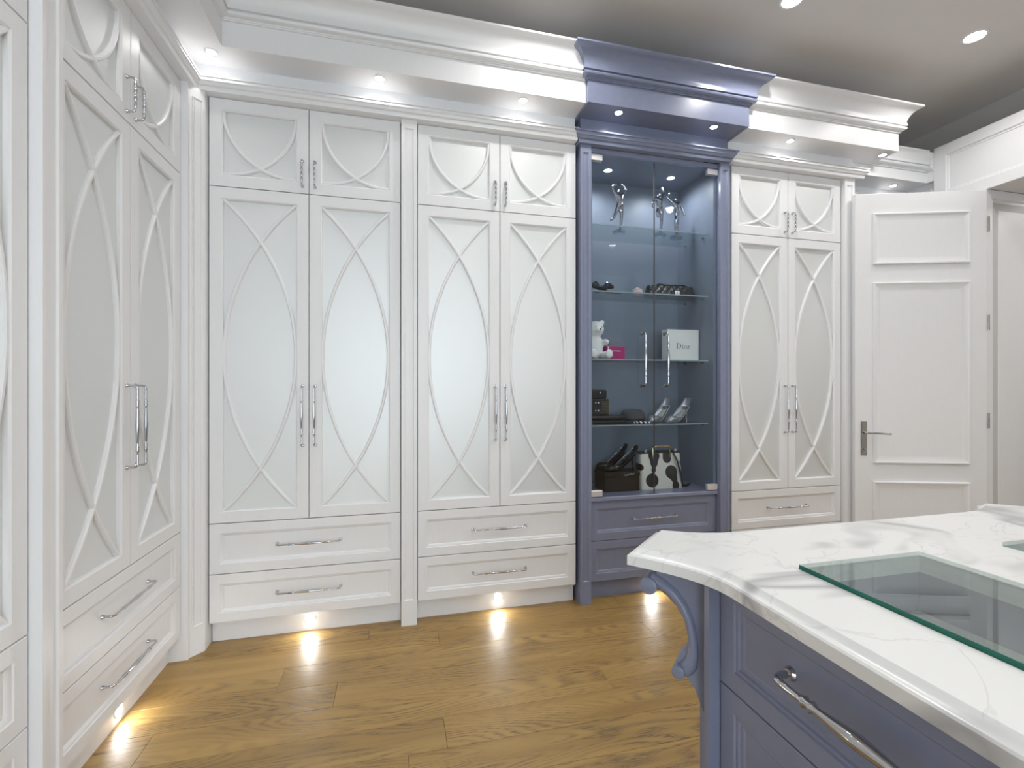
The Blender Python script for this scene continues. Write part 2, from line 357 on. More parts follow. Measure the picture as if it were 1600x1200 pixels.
# floor of individual oak boards
fl = struct('floor', MB().box((XL - 0.1, WALLF - 0.1, -0.06), (6.1, YB + 0.1, -0.014)), FLOORB)
ROW = 0.161; Y0 = 2.622
fixed = {0: 1.27, 1: 0.207, 2: -0.49, 3: -0.247, 4: 0.89, 6: 0.04}
r = -4
while Y0 - (r + 1) * ROW > WALLF - 0.1:
    y1 = Y0 - r * ROW; y0 = y1 - ROW
    j = fixed.get(r, random.uniform(-0.8, 0.9)); cuts = [j]
    while cuts[0] > XL: cuts.insert(0, cuts[0] - random.uniform(1.3, 1.9))
    while cuts[-1] < 6.0: cuts.append(cuts[-1] + random.uniform(1.3, 1.9))
    for a, b in zip(cuts[:-1], cuts[1:]):
        a2, b2 = max(a, XL), min(b, 6.0)
        if b2 - a2 < 0.05: continue
        g = 0.0005; L_ = b2 - a2 - 2 * g; w_ = ROW - 2 * g; c = 0.0007
        m = MB().loft([[(0, 0, -0.014), (L_, 0, -0.014), (L_, w_, -0.014), (0, w_, -0.014)], [(0, 0, -c), (L_, 0, -c), (L_, w_, -c), (0, w_, -c)],
                       [(c, c, 0), (L_ - c, c, 0), (L_ - c, w_ - c, 0), (c, w_ - c, 0)]], True, True)
        m.build('plank', OAK, fl, 20, (a2 + g, y0 + g, 0))
    r += 1

# ------------------------------------------------------------------ pulls
def pull_mesh(L_, out=0.036, fancy=False, k=1.0):
    """bar pull along local z, centred, feet on y=0, bar at y=-out"""
    m = MB(); h = L_ / 2; R = 0.012 * k; base = 0.0042 * k
    pts = [(0, 0, -h), (0, -out + R, -h)]
    for a in range(1, 4):
        t = a * PI / 6; pts.append((0, -out + R - R * math.sin(t), -h + R - R * math.cos(t)))
    rad = [base] * len(pts)
    n = 40; z0, z1 = -h + R, h - R; bar = []
    for i in range(n + 1):
        t = i / n; z = z0 + (z1 - z0) * t; u = abs(t - 0.5) * 2
        if fancy: rr = base * (0.95 + 0.55 * abs(math.sin(t * PI * 4.0)) ** 1.5)
        else:
            rr = base * 0.95
            if u < 0.5: rr = base * (0.85 + 0.95 * (1 - (u / 0.5)) ** 0.8)
            for cc in (0.56, 0.64):
                if abs(u - cc) < 0.03: rr = base * 1.55
        bar.append(((0, -out, z), rr))
    pts += [b[0] for b in bar]; rad += [b[1] for b in bar]
    tail = [(x, y, -z) for x, y, z in pts[:5]][::-1]
    pts += tail; rad += [base] * 5
    m.tube(pts, rad, 10)
    for sgn in (-1, 1):
        m.lathe([(base * 1.9, 0.0), (base * 1.9, -0.003), (base * 1.35, -0.006), (base * 1.35, -0.009)], 12, (0, 0, sgn * h), 'y')
    o = m.build('pull_source', CHROME, None, 60); me = o.data; bpy.data.objects.remove(o); return me
PULL = pull_mesh(0.305); PULLS = pull_mesh(0.128, 0.030, True); PULLB = pull_mesh(0.31, 0.040, False, 1.6); PULLG = pull_mesh(0.32, 0.046, False, 1.45)

# ------------------------------------------------------------------ wardrobes
Z3, Z2, Z0_, Z1, ZT = 0.112, 0.350, 0.600, 2.263, 2.698
FR = 0.060
FRAME = [(0, 0.021), (0, 0.0015), (0.0015, 0), (FR - 0.006, 0), (FR - 0.003, 0.003), (FR, 0.005), (FR, 0.018)]
PANEL = [(0, 0.021), (0, 0.0015), (0.0015, 0), (0.046, 0), (0.049, 0.004), (0.052, 0.0045), (0.062, 0.0140), (0.064, 0.0140)]
def strip(mb, pts, w, y0, y1):
    """flat rounded lath following pts (x,z) on the door face"""
    n = len(pts); rs = []
    for i in range(n):
        a = Vector(pts[max(i - 1, 0)]); b = Vector(pts[min(i + 1, n - 1)]); t = (b - a).normalized(); nn = Vector((-t.y, t.x)); p = Vector(pts[i])
        prof = [(-w / 2, y1), (-w / 2, y0 + 0.005), (-w * 0.22, y0), (w * 0.22, y0), (w / 2, y0 + 0.005), (w / 2, y1)]
        rs.append([(p.x + nn.x * o, y, p.y + nn.y * o) for o, y in prof])
    mb.loft(rs, True, True)
def lattice_door(root, name, x0, x1, z0, z1, style, hx, hz, hm):
    g = 0.0021
    d = MB().rings(x0 + g, x1 - g, z0 + g, z1 - g, FRAME, False).build(name, WHITE, root)
    a, b, c, e = x0 + FR, x1 - FR, z0 + FR, z1 - FR
    MB().box((a - 0.004, 0.0165, c - 0.004), (b + 0.004, 0.0205, e + 0.004)).build('frosted_pane', FROST, d)
    w = b - a; h = e - c
    for flip in (0, 1):
        pts = []
        if style == 'tall':
            sag = w - 0.006; R = (h * h / 4 + sag * sag) / (2 * sag); mid = (c + e) / 2; half = math.asin(h / 2 / R)
            for i in range(49):
                t = -half + 2 * half * i / 48; pts.append((a + 0.002 + sag - R + R * math.cos(t), mid + R * math.sin(t)))
        else:
            for i in range(29):
                t = (PI / 2) * i / 28; pts.append((b - (w - 0.004) * math.cos(t), e - (h - 0.004) * math.sin(t)))
        if flip: pts = [(a + b - p, q) for p, q in pts]
        m = MB(); strip(m, pts, 0.017, 0.0030 + 0.0008 * flip, 0.0166); m.build('lattice_arc', WHITE, d)
    place('pull_handle', hm, d, (hx, 0.0, hz))
    return d
def wardrobe(label, loc, rz, Wd, depth):
    t = thing('wardrobe', label, 'wardrobe', loc, rz)
    MB().box((0.001, 0.0225, 0.10), (Wd - 0.001, depth, ZT)).build('carcass', WHITE, t)
    MB().box((0.0, 0.05, 0.0), (Wd, 0.066, 0.10)).build('plinth', WHITE, t)
    mid = Wd / 2
    lattice_door(t, 'transom_door', 0, mid, Z1, ZT, 'short', mid - 0.030, 2.363, PULLS)
    lattice_door(t, 'transom_door', mid, Wd, Z1, ZT, 'short', mid + 0.030, 2.363, PULLS)
    lattice_door(t, 'tall_door', 0, mid, Z0_, Z1, 'tall', mid - 0.030, 1.127, PULL)
    lattice_door(t, 'tall_door', mid, Wd, Z0_, Z1, 'tall', mid + 0.030, 1.127, PULL)
    for a, b in ((Z2, Z0_), (Z3, Z2)):
        d = MB().rings(0.0021, Wd - 0.0021, a + 0.0021, b - 0.0021, PANEL).build('drawer', WHITE, t)
        place('pull_handle', PULL, d, (mid, 0.0140, (a + b) / 2 + 0.004), (0, PI / 2, 0))
    return t
FY = 2.58; LX = -0.975
wardrobe('white wardrobe on the back wall nearest the corner post, brightest right door', (-0.895, FY, 0), 0, 0.915, YB - FY - 0.01)
wardrobe('white wardrobe touching the left side of the blue display cabinet', (0.108, FY, 0), 0, 0.915, YB - FY - 0.01)
wardrobe('narrow-looking white wardrobe between the blue cabinet and the open door', (2.088, FY, 0), 0, 0.876, YB - FY - 0.01)
wardrobe('white wardrobe on the left wall beside the corner post, two full drawers in view', (LX, 1.642, 0), PI / 2, 0.834, LX - XL - 0.01)
wardrobe('white wardrobe cut off by the left edge of the photo', (LX, 0.66, 0), PI / 2, 0.893, LX - XL - 0.01)

# ------------------------------------------------------------------ pilasters
def pilaster(label, loc, rz, w, depth, mat, top=ZT, name='pilaster'):
    """front at local y=0, runs back to y=depth"""
    t = thing(name, label, 'pilaster', loc, rz)
    m = MB()
    f = 0.017
    m.rings(0, w, 0, top, [(0, depth), (0, 0.0012), (0.0012, 0)], False)
    # face round the sunk flute
    x0, x1, z0, z1 = f, w - f, 0.135, top - 0.045
    A = [(0.0012, 0, 0.0012), (w - 0.0012, 0, 0.0012), (w - 0.0012, 0, top - 0.0012), (0.0012, 0, top - 0.0012)]
    B = [(x0, 0, z0), (x1, 0, z0), (x1, 0, z1), (x0, 0, z1)]
    m.loft([A, B], True)
    m.build('shaft', mat, t)
    MB().rings(x0, x1, z0, z1, [(0, 0), (0.005, 0.007), (0.006, 0.007)]).build('flute', mat, t)
    return t
pilaster('slim white pilaster between the two back-wall wardrobes left of the blue cabinet', (0.0225, 2.552, 0), 0, 0.083, 0.30, WHITE)
pilaster('slim white pilaster at the end of the back wall, half behind the open door', (2.967, 2.552, 0), 0, 0.083, 0.62, WHITE)
pilaster('slim white pilaster between the two wardrobes on the left wall', (-0.945, 1.556, 0), PI / 2, 0.083, 0.30, WHITE)
cp = thing('corner_post', 'white chamfered post in the inner corner of the wardrobes', 'post', (-0.93, 2.53, 0))
def offp(poly, ox, oy): return [(x - ox, y - oy) for x, y in poly]
cpoly = [(-1.20, 2.478), (-0.945, 2.478), (-0.945, 2.497), (-0.899, 2.548), (-0.899, 2.80), (-1.20, 2.80)]
MB().prism(offp(cpoly, -0.93, 2.53), 0, ZT).build('shaft', WHITE, cp)
# sunk strip on the chamfer
dx, dy = 0.046, 0.051; Ld = math.hypot(dx, dy); ang = math.atan2(dy, dx)
pm = MB().rings(0.010, Ld - 0.010, 0.135, ZT - 0.05, [(0, 0.002), (0, -0.004), (0.004, -0.004), (0.009, 0.0), (0.010, 0.0)], False)
pm.build('raised_moulding', WHITE, cp, 35, (-0.945 + 0.93, 2.497 - 2.53, 0), (0, 0, ang))

# ------------------------------------------------------------------ cornices
def crown_prof(z, hh, pr, back):
    pts = [(-back, z), (0.0, z), (0.008, z), (0.008, z + 0.006), (0.012, z + 0.007), (0.012, z + 0.013), (0.022, z + 0.014), (0.031, z + 0.019), (0.034, z + 0.026), (0.031, z + 0.033), (0.022, z + 0.035), (0.022, z + 0.040), (0.035, z + 0.041), (0.035, z + 0.049)]
    x0, z0, x1, z1 = 0.028, z + 0.050, pr - 0.010, z + hh - 0.016
    for i in range(1, 9):
        t = i / 8; pts.append((x0 + (x1 - x0) * (1 - math.cos(t * PI / 2)) * 0.8 + (x1 - x0) * 0.2 * t, z0 + (z1 - z0) * (0.75 * math.sin(t * PI / 2) + 0.25 * t)))
    pts += [(pr - 0.004, z + hh - 0.012), (pr, z + hh - 0.009), (pr, z + hh), (-back, z + hh)]
    return pts
def arch_prof(z, hh, pr, base=0.0):
    return [(-0.02, z), (base + 0.012, z), (base + 0.016, z + hh * .12), (base + 0.016, z + hh * .3), (base + 0.024, z + hh * .36), (base + 0.03, z + hh * .55),
            (base + 0.036, z + hh * .60), (base + 0.036, z + hh * .68), (pr - 0.006, z + hh * .86), (pr, z + hh * .88), (pr, z + hh), (-0.02, z + hh)]
def offset_path(path, o):
    P = [Vector(p) for p in path]; n = len(P); r_ = []
    for i in range(n):
        d0 = (P[i] - P[i - 1]).normalized() if i > 0 else None; d1 = (P[i + 1] - P[i]).normalized() if i < n - 1 else None
        r0 = Vector((d0.y, -d0.x)) if d0 else None; r1 = Vector((d1.y, -d1.x)) if d1 else None
        m = r1 if r0 is None else r0 if r1 is None else (r0 + r1) / (1 + r0.dot(r1))
        r_.append((P[i].x + m.x * o, P[i].y + m.y * o))
    return r_
def cornice(label, mat, fasc, frz, zs, zf, zc, prj, za0, za1, apr, abase):
    c = thing('cornice', label, 'cornice', (fasc[1][0], fasc[1][1], zs))
    ox, oy = fasc[1]
    F = [(x - ox, y - oy) for x, y in fasc]; R = [(x - ox, y - oy) for x, y in frz]
    MB().sweep(R, arch_prof(za0 - zs, za1 - za0, apr, abase)).build('architrave_moulding', mat, c)
    MB().sweep(R, [(-0.02, za1 - zs), (0, za1 - zs), (0, 0.012), (-0.02, 0.012)]).build('frieze', mat, c)
    so = MB(); top = [(a, b) for a, b in zip(offset_path(F, -0.018), R)]
    rr = [[(f[0], f[1], 0.003), (q[0], q[1], 0.003), (q[0], q[1], 0.014), (f[0], f[1], 0.014)] for f, q in top]
    so.loft(rr, True, True); so.build('soffit', mat, c)
    MB().sweep(F, [(-0.018, 0), (0.0, 0), (0, zf - zs), (-0.018, zf - zs)]).build('fascia', mat, c)
    MB().sweep(F, crown_prof(zf - zs, zc - zf, prj, 0.12)).build('crown_moulding', mat, c)
    return c
ZS, ZF, ZC = 2.843, 2.960, 3.112
FZY = 2.575; FZX = -0.970
cornice('long white cornice over the left wall and back-left wardrobes', WHITE, [(-0.782, -1.9), (-0.782, 2.41), (1.014, 2.41)], [(FZX, -1.9), (FZX, FZY), (1.014, FZY)], ZS, ZF, ZC, 0.095, ZT, 2.762, 0.066, 0.03)
cornice('short white cornice with an open end, right of the blue cabinet', WHITE, [(2.056, 2.41), (3.245, 2.41), (3.245, 2.60)], [(2.056, FZY), (3.062, FZY), (3.062, 2.60)], ZS, ZF, ZC, 0.095, ZT, 2.762, 0.066, 0.03)
cornice('dark slate blue cornice crowning the glass display cabinet', BLUE, [(1.016, 2.75), (1.016, 2.385), (2.054, 2.385), (2.054, 2.75)], [(1.040, 2.75), (1.040, 2.548), (2.030, 2.548), (2.030, 2.75)], 2.835, 2.955, 3.100, 0.100, 2.690, 2.752, 0.050, 0.004)
# recessed stretch behind the open door, turning along the right wall
cornice('recessed white cornice in the corner behind the open door', WHITE, [(3.09, 2.615), (3.793, 2.615), (3.793, 2.5725)], [(3.09, 2.785), (3.838, 2.785), (3.838, 2.5725)], 2.775, 2.850, 2.978, 0.062, 2.66, 2.72, 0.03, 0.0)
# cornice of the window wall, which the cabinet glass mirrors
tr = MB(); tr.sweep([(3.80, WALLF + 0.4), (-0.78, WALLF + 0.4)], [(-0.4, ZS), (0, ZS), (0, ZF), (-0.4, ZF)])
tr.sweep([(3.80, WALLF + 0.4), (-0.78, WALLF + 0.4)], crown_prof(ZF, ZC - ZF, 0.095, 0.12)); struct('trim_1', tr, WHITE)

# ------------------------------------------------------------------ recessed lights
def spot(name, parent, loc, rot, watt, angle, blend, rad, col=(1.0, 0.975, 0.94)):
    d = bpy.data.lights.new(name, 'SPOT'); d.energy = watt; d.spot_size = angle; d.spot_blend = blend; d.shadow_soft_size = rad; d.color = col
    o = bpy.data.objects.new(name, d); COL.objects.link(o); o.parent = parent; o.location = loc; o.rotation_euler = rot; return o
def downlight(label, loc, rad, watt, angle=2.6, group=None, name='recessed_light', lens=LENS, col=(1.0, 0.98, 0.955)):
    t = thing(name, label, 'light', loc, 0, group)
    MB().loft([[(r_ * math.cos(2 * PI * j / 28), r_ * math.sin(2 * PI * j / 28), z) for j in range(28)] for r_, z in ((rad * 1.3, 0.0), (rad * 1.28, -0.003), (rad * 1.02, -0.004), (rad, 0.0))], True).build('trim_ring', WHITE if rad > 0.03 else CHROME, t)
    MB().lathe([(rad, 0.0), (rad, -0.002), (rad * 0.6, -0.003)], 28).build('lens', lens, t)
    if watt: spot('lamp', t, (0, 0, -0.02), (0, 0, 0), watt, angle, 1.0 if angle > 2.9 else 0.6, rad * 0.8, col)
    return t
for x, lab in ((-0.085, 'round soffit light above the first back-wall wardrobe, right of the corner one'), (0.672, 'round soffit light above the wardrobe left of the blue cabinet'),
               (2.44, 'round soffit light in the short white cornice next to the blue cabinet'), (3.195, 'round soffit light at the open end of the short white cornice')):
    downlight(lab, (x, 2.476, ZS + 0.003), 0.021, SOF_W, 2.9)
downlight('round soffit light in the inner corner of the white cornice', (-0.845, 2.468, ZS + 0.003), 0.021, SOF_W * 0.6, 2.9)
for y, w_ in ((1.70, 'above the left wardrobe beside the corner'), (0.95, 'above the wardrobe cut by the left edge'), (0.2, 'on the left beside the camera')): downlight('round soffit light ' + w_ + ', out of the frame', (-0.86, y, ZS + 0.003), 0.021, SOF_W, group='left wall soffit lights')
downlight('soffit light in the left half of the dark blue cornice', (1.227, 2.442, 2.838), 0.021, SOF_W)
downlight('soffit light in the right half of the dark blue cornice', (1.850, 2.440, 2.838), 0.021, SOF_W)
downlight('small soffit light above the open door in the recessed corner', (3.60, 2.712, 2.778), 0.021, SOF_W)
for x, w_ in ((0.2, 'left end'), (1.0, 'left middle'), (1.8, 'right middle'), (2.6, 'right end')): downlight('soffit light at the ' + w_ + ' of the window wall behind the camera', (x, WALLF + 0.28, ZS), 0.021, SOF_W, group='window wall soffit lights')
downlight('ceiling light at the upper right, nearest the right wall', (3.245, 1.986, CEIL), 0.048, CEIL_W)
downlight('ceiling light cut by the top edge of the photo', (2.01, 2.027, CEIL), 0.048, CEIL_W)
for x, y, w_ in ((0.78, 2.03, 'in front of the blue cabinet, left of the one cut by the frame'), (0.72, 0.45, 'above the left edge of the worktop'), (1.86, 0.45, 'above the right edge of the worktop'), (3.0, 0.45, 'between island and doorway wall'),
                 (0.72, -1.0, 'behind the camera on the left'), (1.86, -1.0, 'behind the camera in the middle'), (3.0, -1.0, 'behind the camera on the right')):
    downlight('ceiling light ' + w_, (x, y, CEIL), 0.048, CEIL_W, group='ceiling lights outside the frame')
def plinth_light(label, loc, rz):
    t = thing('plinth_light', label, 'light', loc, rz)
    MB().lathe([(0.0285, 0.0), (0.0285, -0.003), (0.023, -0.0045), (0.0225, -0.002)], 28, ax='y').build('trim_ring', WHITE, t)
    MB().lathe([(0.0215, -0.002), (0.0205, -0.0035), (0.012, -0.004)], 28, ax='y').build('lens', LENSP, t)
    spot('lamp', t, (0, -0.015, 0), (math.radians(62), 0, 0), PL_W, 1.9, 0.7, 0.02)
plinth_light('round plinth light under the wardrobe nearest the corner', (-0.439, FY + 0.05, 0.062), 0)
plinth_light('round plinth light under the wardrobe left of the blue cabinet', (0.564, FY + 0.05, 0.064), 0)
plinth_light('round plinth light under the blue cabinet, beside the island corbel', (1.545, FY + 0.05, 0.062), 0)
plinth_light('round plinth light at the foot of the left-wall wardrobe', (LX - 0.05, 2.075, 0.056), PI / 2)

# ------------------------------------------------------------------ display cabinet
pilaster('slate blue pilaster on the left of the display cabinet', (1.040, 2.550, 0), 0, 0.068, 0.6, BLUE, 2.690)
pilaster('slate blue pilaster on the right of the display cabinet', (1.984, 2.550, 0), 0, 0.068, 0.6, BLUE, 2.690)
CX0, CX1 = 1.110, 1.982
dc = thing('display_cabinet', 'tall slate blue display cabinet with glass doors, shelves and two drawers', 'cabinet', (1.546, 2.58, 0))
ox, oy = 1.546, 2.58
def L(p): return (p[0] - ox, p[1] - oy, p[2])
def dbox(name, a, b, mat, ch=0.0, parent=None): return MB().box(L(a), L(b), ch).build(name, mat, parent or dc)
BY = 2.98
dbox('back_panel', (CX0, BY, 0.1), (CX1, BY + 0.02, 2.69), BLUEI)
dbox('side_panel', (CX0, 2.592, 0.60), (CX0 + 0.02, BY, 2.69), BLUEI)
dbox('side_panel', (CX1 - 0.02, 2.592, 0.60), (CX1, BY, 2.69), BLUEI)
dbox('top_panel', (CX0 + 0.02, 2.60, 2.672), (CX1 - 0.02, BY, 2.69), BLUEI)
dbox('header_rail', (CX0, 2.574, 2.662), (CX1, 2.60, 2.690), BLUE, 0.002)
dbox('bottom_panel', (CX0, 2.572, 0.592), (CX1, BY, 0.616), BLUE, 0.003)
dbox('drawer_case', (CX0 + 0.002, 2.612, 0.10), (CX1 - 0.002, BY, 0.590), BLUE)
dbox('plinth', (CX0, FY + 0.05, 0.0), (CX1, FY + 0.066, 0.10), BLUE)
for a, b in ((Z2, 0.590), (Z3 - 0.004, Z2)):
    d = MB().rings(CX0 - ox + 0.002, CX1 - ox - 0.002, a + 0.0016, b - 0.0016, [(i, min(y + 0.014, 0.0305)) for i, y in PANEL]).build('drawer', BLUE, dc)
    place('pull_handle', PULL, d, (0, 0.0280, (a + b) / 2 + 0.002), (0, PI / 2, 0))
SHZ = [2.268, 1.863, 1.446, 1.040]
for z in SHZ:
    s_ = dbox('glass_shelf', (CX0 + 0.022, 2.64, z - 0.008), (CX1 - 0.022, 2.93, z), GLASS, 0.001)
    dbox('front_edge', (CX0 + 0.022, 2.6392, z - 0.008), (CX1 - 0.022, 2.6399, z), EDGE, 0, s_)
    for x in (CX0 + 0.026, CX1 - 0.026):
        for y in (2.69, 2.88): MB().lathe([(0.006, -0.012), (0.006, 0.012)], 10, L((x, y, z - 0.014)), 'x').build('shelf_clip', CHROME, s_)
for k, (x0, x1, hx) in enumerate(((CX0 + 0.003, 1.5335, 1.450), (1.5365, CX1 - 0.003, 1.603))):
    g = dbox('glass_door', (x0, 2.578, 0.622), (x1, 2.584, 2.652), GLASSD)
    dbox('edge_strip', (x1 - 0.0012 if k == 0 else x0, 2.5775, 0.622), (x1 if k == 0 else x0 + 0.0012, 2.5845, 2.652), INK, 0, g)
    place('pull_handle', PULLG, g, (hx - ox, -0.002, 1.44))
    for zz in (0.622, 2.617):
        for yy in (2.570, 2.5845):
            xa = x0 if k == 0 else x1 - 0.075
            dbox('hinge_plate', (xa, yy, zz), (xa + 0.075, yy + 0.0075, zz + 0.036), BRIGHTM, 0.0015, g)
for x, lab in ((1.322, 'left spotlight inside the top of the display cabinet'), (1.777, 'right spotlight inside the top of the display cabinet')):
    downlight(lab, (x, 2.78, 2.671), 0.024, IN_W, 3.0, name='cabinet_spotlight', col=(0.93, 0.96, 1.0))

# ------------------------------------------------------------------ things on the shelves
def figurine(label, x, y, z, pose):
    t = thing('acrobat_figurine', label, 'figurine', (x, y, z))
    MB().loft([[(r_ * math.cos(2 * PI * j / 8), r_ * 0.75 * math.sin(2 * PI * j / 8), h) for j in range(8)] for r_, h in ((0.040, 0), (0.046, 0.004), (0.044, 0.014), (0.034, 0.020))], True, True).build('crystal_base', CRYSTAL, t, 20)
    V, E_, R = pose
    skin('figure', V, E_, R, SILVERF, t)
    return t
# vertices: pelvis, chest, neck, head, L arm (3), R arm (3), L leg (3), R leg (3)
ED = [(0, 1), (1, 2), (2, 3), (1, 4), (4, 5), (5, 6), (1, 7), (7, 8), (8, 9), (0, 10), (10, 11), (11, 12), (0, 13), (13, 14), (14, 15)]
RD = [0.020, 0.022, 0.009, 0.019, 0.011, 0.009, 0.008, 0.011, 0.009, 0.008, 0.015, 0.011, 0.008, 0.015, 0.011, 0.008]
figurine('silver acrobat figurine alone at the left of the top shelf', 1.40, 2.78, SHZ[0] + 0.0005, (
    [(0.005, 0, 0.175), (0.0, 0, 0.235), (0.0, 0, 0.262), (0.004, -0.005, 0.285), (-0.032, 0, 0.262), (-0.048, 0, 0.300), (-0.014, 0, 0.325), (0.030, 0, 0.262), (0.050, 0, 0.296), (0.020, 0, 0.325),
     (0.016, 0, 0.160), (0.016, 0, 0.085), (0.006, 0, 0.010), (-0.014, 0, 0.155), (-0.040, -0.01, 0.100), (-0.068, -0.01, 0.075)], ED, RD))
figurine('silver figurine with one arm raised, in the middle of the top shelf', 1.690, 2.77, SHZ[0] + 0.0005, (
    [(0.0, 0, 0.185), (-0.006, 0, 0.235), (-0.008, 0, 0.258), (-0.012, -0.005, 0.278), (-0.034, 0, 0.248), (-0.052, 0, 0.222), (-0.050, 0, 0.185), (0.018, 0, 0.260), (0.030, 0, 0.292), (0.006, 0, 0.328),
     (0.012, 0, 0.165), (0.010, 0, 0.085), (0.004, 0, 0.010), (-0.014, 0, 0.170), (-0.034, -0.015, 0.150), (-0.022, -0.02, 0.115)], ED, RD))
figurine('silver figurine leaning with arms spread, right end of the top shelf', 1.825, 2.79, SHZ[0] + 0.0005, (
    [(0.004, 0, 0.175), (0.0, 0, 0.225), (-0.002, 0, 0.250), (-0.008, -0.005, 0.272), (-0.040, 0, 0.250), (-0.072, 0, 0.275), (-0.048, 0, 0.302), (0.034, 0, 0.232), (0.052, 0, 0.195), (0.066, 0, 0.160),
     (0.008, 0, 0.150), (0.006, 0, 0.080), (0.004, 0, 0.010), (-0.006, 0, 0.150), (-0.004, 0, 0.080), (-0.004, 0, 0.010)], ED, RD))
# second shelf
t = thing('bow_ornament', 'dark glossy bow-shaped ornament at the left of the second shelf', 'ornament', (1.27, 2.76, SHZ[1] + 0.001))
for s_ in (-1, 1):
    m = MB()
    for k in range(3):
        a0 = 0.25 + 0.35 * k; pts = []
        for i in range(15):
            u = 2 * PI * i / 14; rr = 0.040 * (1 - math.cos(u)) / 2 * 1.6
            pts.append((s_ * (rr * math.cos(a0) + 0.004), 0.014 * math.sin(u) + 0.012 * (k - 1), 0.036 + rr * math.sin(a0) * 0.7))
        m.tube(pts, [0.010 + 0.003 * math.sin(i) for i in range(15)], 8)
    m.build('loop', BLACKG, t)
MB().ell((0, -0.004, 0.036), (0.016, 0.018, 0.020)).build('knot', BLACKG, t)
MB().tube([(0, 0, 0.03), (0.04, -0.015, 0.012), (0.08, -0.02, 0.009), (0.125, -0.02, 0.008)], [0.010, 0.009, 0.008, 0.004], 8).build('tail', BLACKG, t)
MB().tube([(0, 0, 0.03), (-0.03, -0.01, 0.012), (-0.06, -0.01, 0.009)], [0.010, 0.009, 0.005], 8).build('tail', BLACKG, t)
t = thing('trinket_dish', 'small pale pink ruffled trinket on the second shelf', 'ornament', (1.525, 2.77, SHZ[1] + 0.0005))
MB().lathe([(0.024, 0), (0.034, 0.010), (0.037, 0.025), (0.032, 0.036)], 20).build('cup', PALEPINK, t)
m = MB()
for i in range(9): a = 2 * PI * i / 9; m.ell((0.022 * math.cos(a), 0.022 * math.sin(a), 0.040), (0.012, 0.012, 0.010), 8)
m.ell((0, 0, 0.046), (0.018, 0.018, 0.014), 10).build('ruffle', PALEPINK, t)
t = thing('quilted_handbag', 'black quilted handbag with a white flower charm, second shelf', 'handbag', (1.775, 2.79, SHZ[1] + 0.0008))
def soft_box(w, d, h, top=0.85, n=6, puff=0.12):
    rs = []
    for i in range(n + 1):
        u = i / n; ww = w * (1 + (top - 1) * u); b = 1 + puff * math.sin(PI * u); ring = []
        for j in range(24):
            a = 2 * PI * j / 24; cx, sy = math.cos(a), math.sin(a); e = 0.35
            ring.append((ww / 2 * math.copysign(abs(cx) ** e, cx), d / 2 * b * (1 - 0.45 * u) * math.copysign(abs(sy) ** e, sy), h * u))
        rs.append(ring)
    return MB().loft(rs, True, True)
soft_box(0.355, 0.095, 0.080, 0.93).build('body', QUILT, t, 60)
MB().tube([(-0.12, 0, 0.078), (-0.09, -0.01, 0.092), (0.0, -0.01, 0.086), (0.10, 0, 0.094), (0.15, 0, 0.078)], 0.006, 8).build('strap', BLACK, t)
fm = MB()
for i in range(4): a = PI / 4 + i * PI / 2; fm.ell((0.020 + 0.012 * math.cos(a), -0.060, 0.024 + 0.012 * math.sin(a)), (0.011, 0.005, 0.011), 10)
fm.build('flower_charm', CARD, t)
# third shelf
t = thing('teddy_bear', 'white plush teddy bear half hidden at the left of the third shelf', 'soft toy', (1.225, 2.77, SHZ[2] + 0.0005))
m = MB(); m.ell((0, 0.01, 0.085), (0.062, 0.052, 0.085)); m.ell((0.004, -0.005, 0.195), (0.056, 0.050, 0.052)); m.ell((0.010, -0.048, 0.183), (0.024, 0.020, 0.018))
for s_ in (-1, 1):
    m.ell((0.004 + s_ * 0.046, 0.0, 0.238), (0.019, 0.012, 0.019)); m.ell((s_ * 0.058, -0.030, 0.110), (0.022, 0.040, 0.022)); m.ell((s_ * 0.048, -0.055, 0.026), (0.028, 0.058, 0.026))
    m.ell((s_ * 0.052, -0.103, 0.032), (0.026, 0.014, 0.030))
remesh('body', m, 0.0055, PLUSH, t)
em = MB()
for s_ in (-1, 1): em.ell((0.006 + s_ * 0.020, -0.0515, 0.204), (0.0045, 0.003, 0.0045), 8)
em.build('eyes', BLACKG, t); MB().ell((0.010, -0.0685, 0.188), (0.007, 0.004, 0.005), 8).build('nose', BLACKG, t)
t = thing('pink_box', 'small magenta box beside the white teddy bear', 'box', (1.362, 2.775, SHZ[2] + 0.0005))
MB().box((-0.066, -0.025, 0), (0.066, 0.025, 0.088), 0.004).build('carton', PINK, t)
m = MB()
for i in range(9): m.box((-0.030 + i * 0.0072, -0.0254, 0.055), (-0.030 + i * 0.0072 + 0.0052, -0.0250, 0.060))
m.build('lettering', CARD, t); MB().box((-0.055, -0.0256, 0.004), (-0.047, -0.0250, 0.084)).build('pale_stripe', CARD, t)
t = thing('perfume_bottle', 'clear perfume bottle standing behind the magenta box', 'bottle', (1.345, 2.845, SHZ[2] + 0.0005))
MB().box((-0.030, -0.018, 0), (0.030, 0.018, 0.085), 0.008).build('bottle_body', CRYSTAL, t)
MB().lathe([(0.012, 0.085), (0.012, 0.100), (0.019, 0.102), (0.021, 0.112), (0.014, 0.124), (0.006, 0.128)], 16).build('stopper', CRYSTAL, t)
t = thing('gift_box', 'square white gift box with thin serif lettering, third shelf', 'box', (1.838, 2.765, SHZ[2] + 0.0005))
MB().box((-0.117, -0.035, 0), (0.117, 0.035, 0.205), 0.002).build('carton', CARD, t)
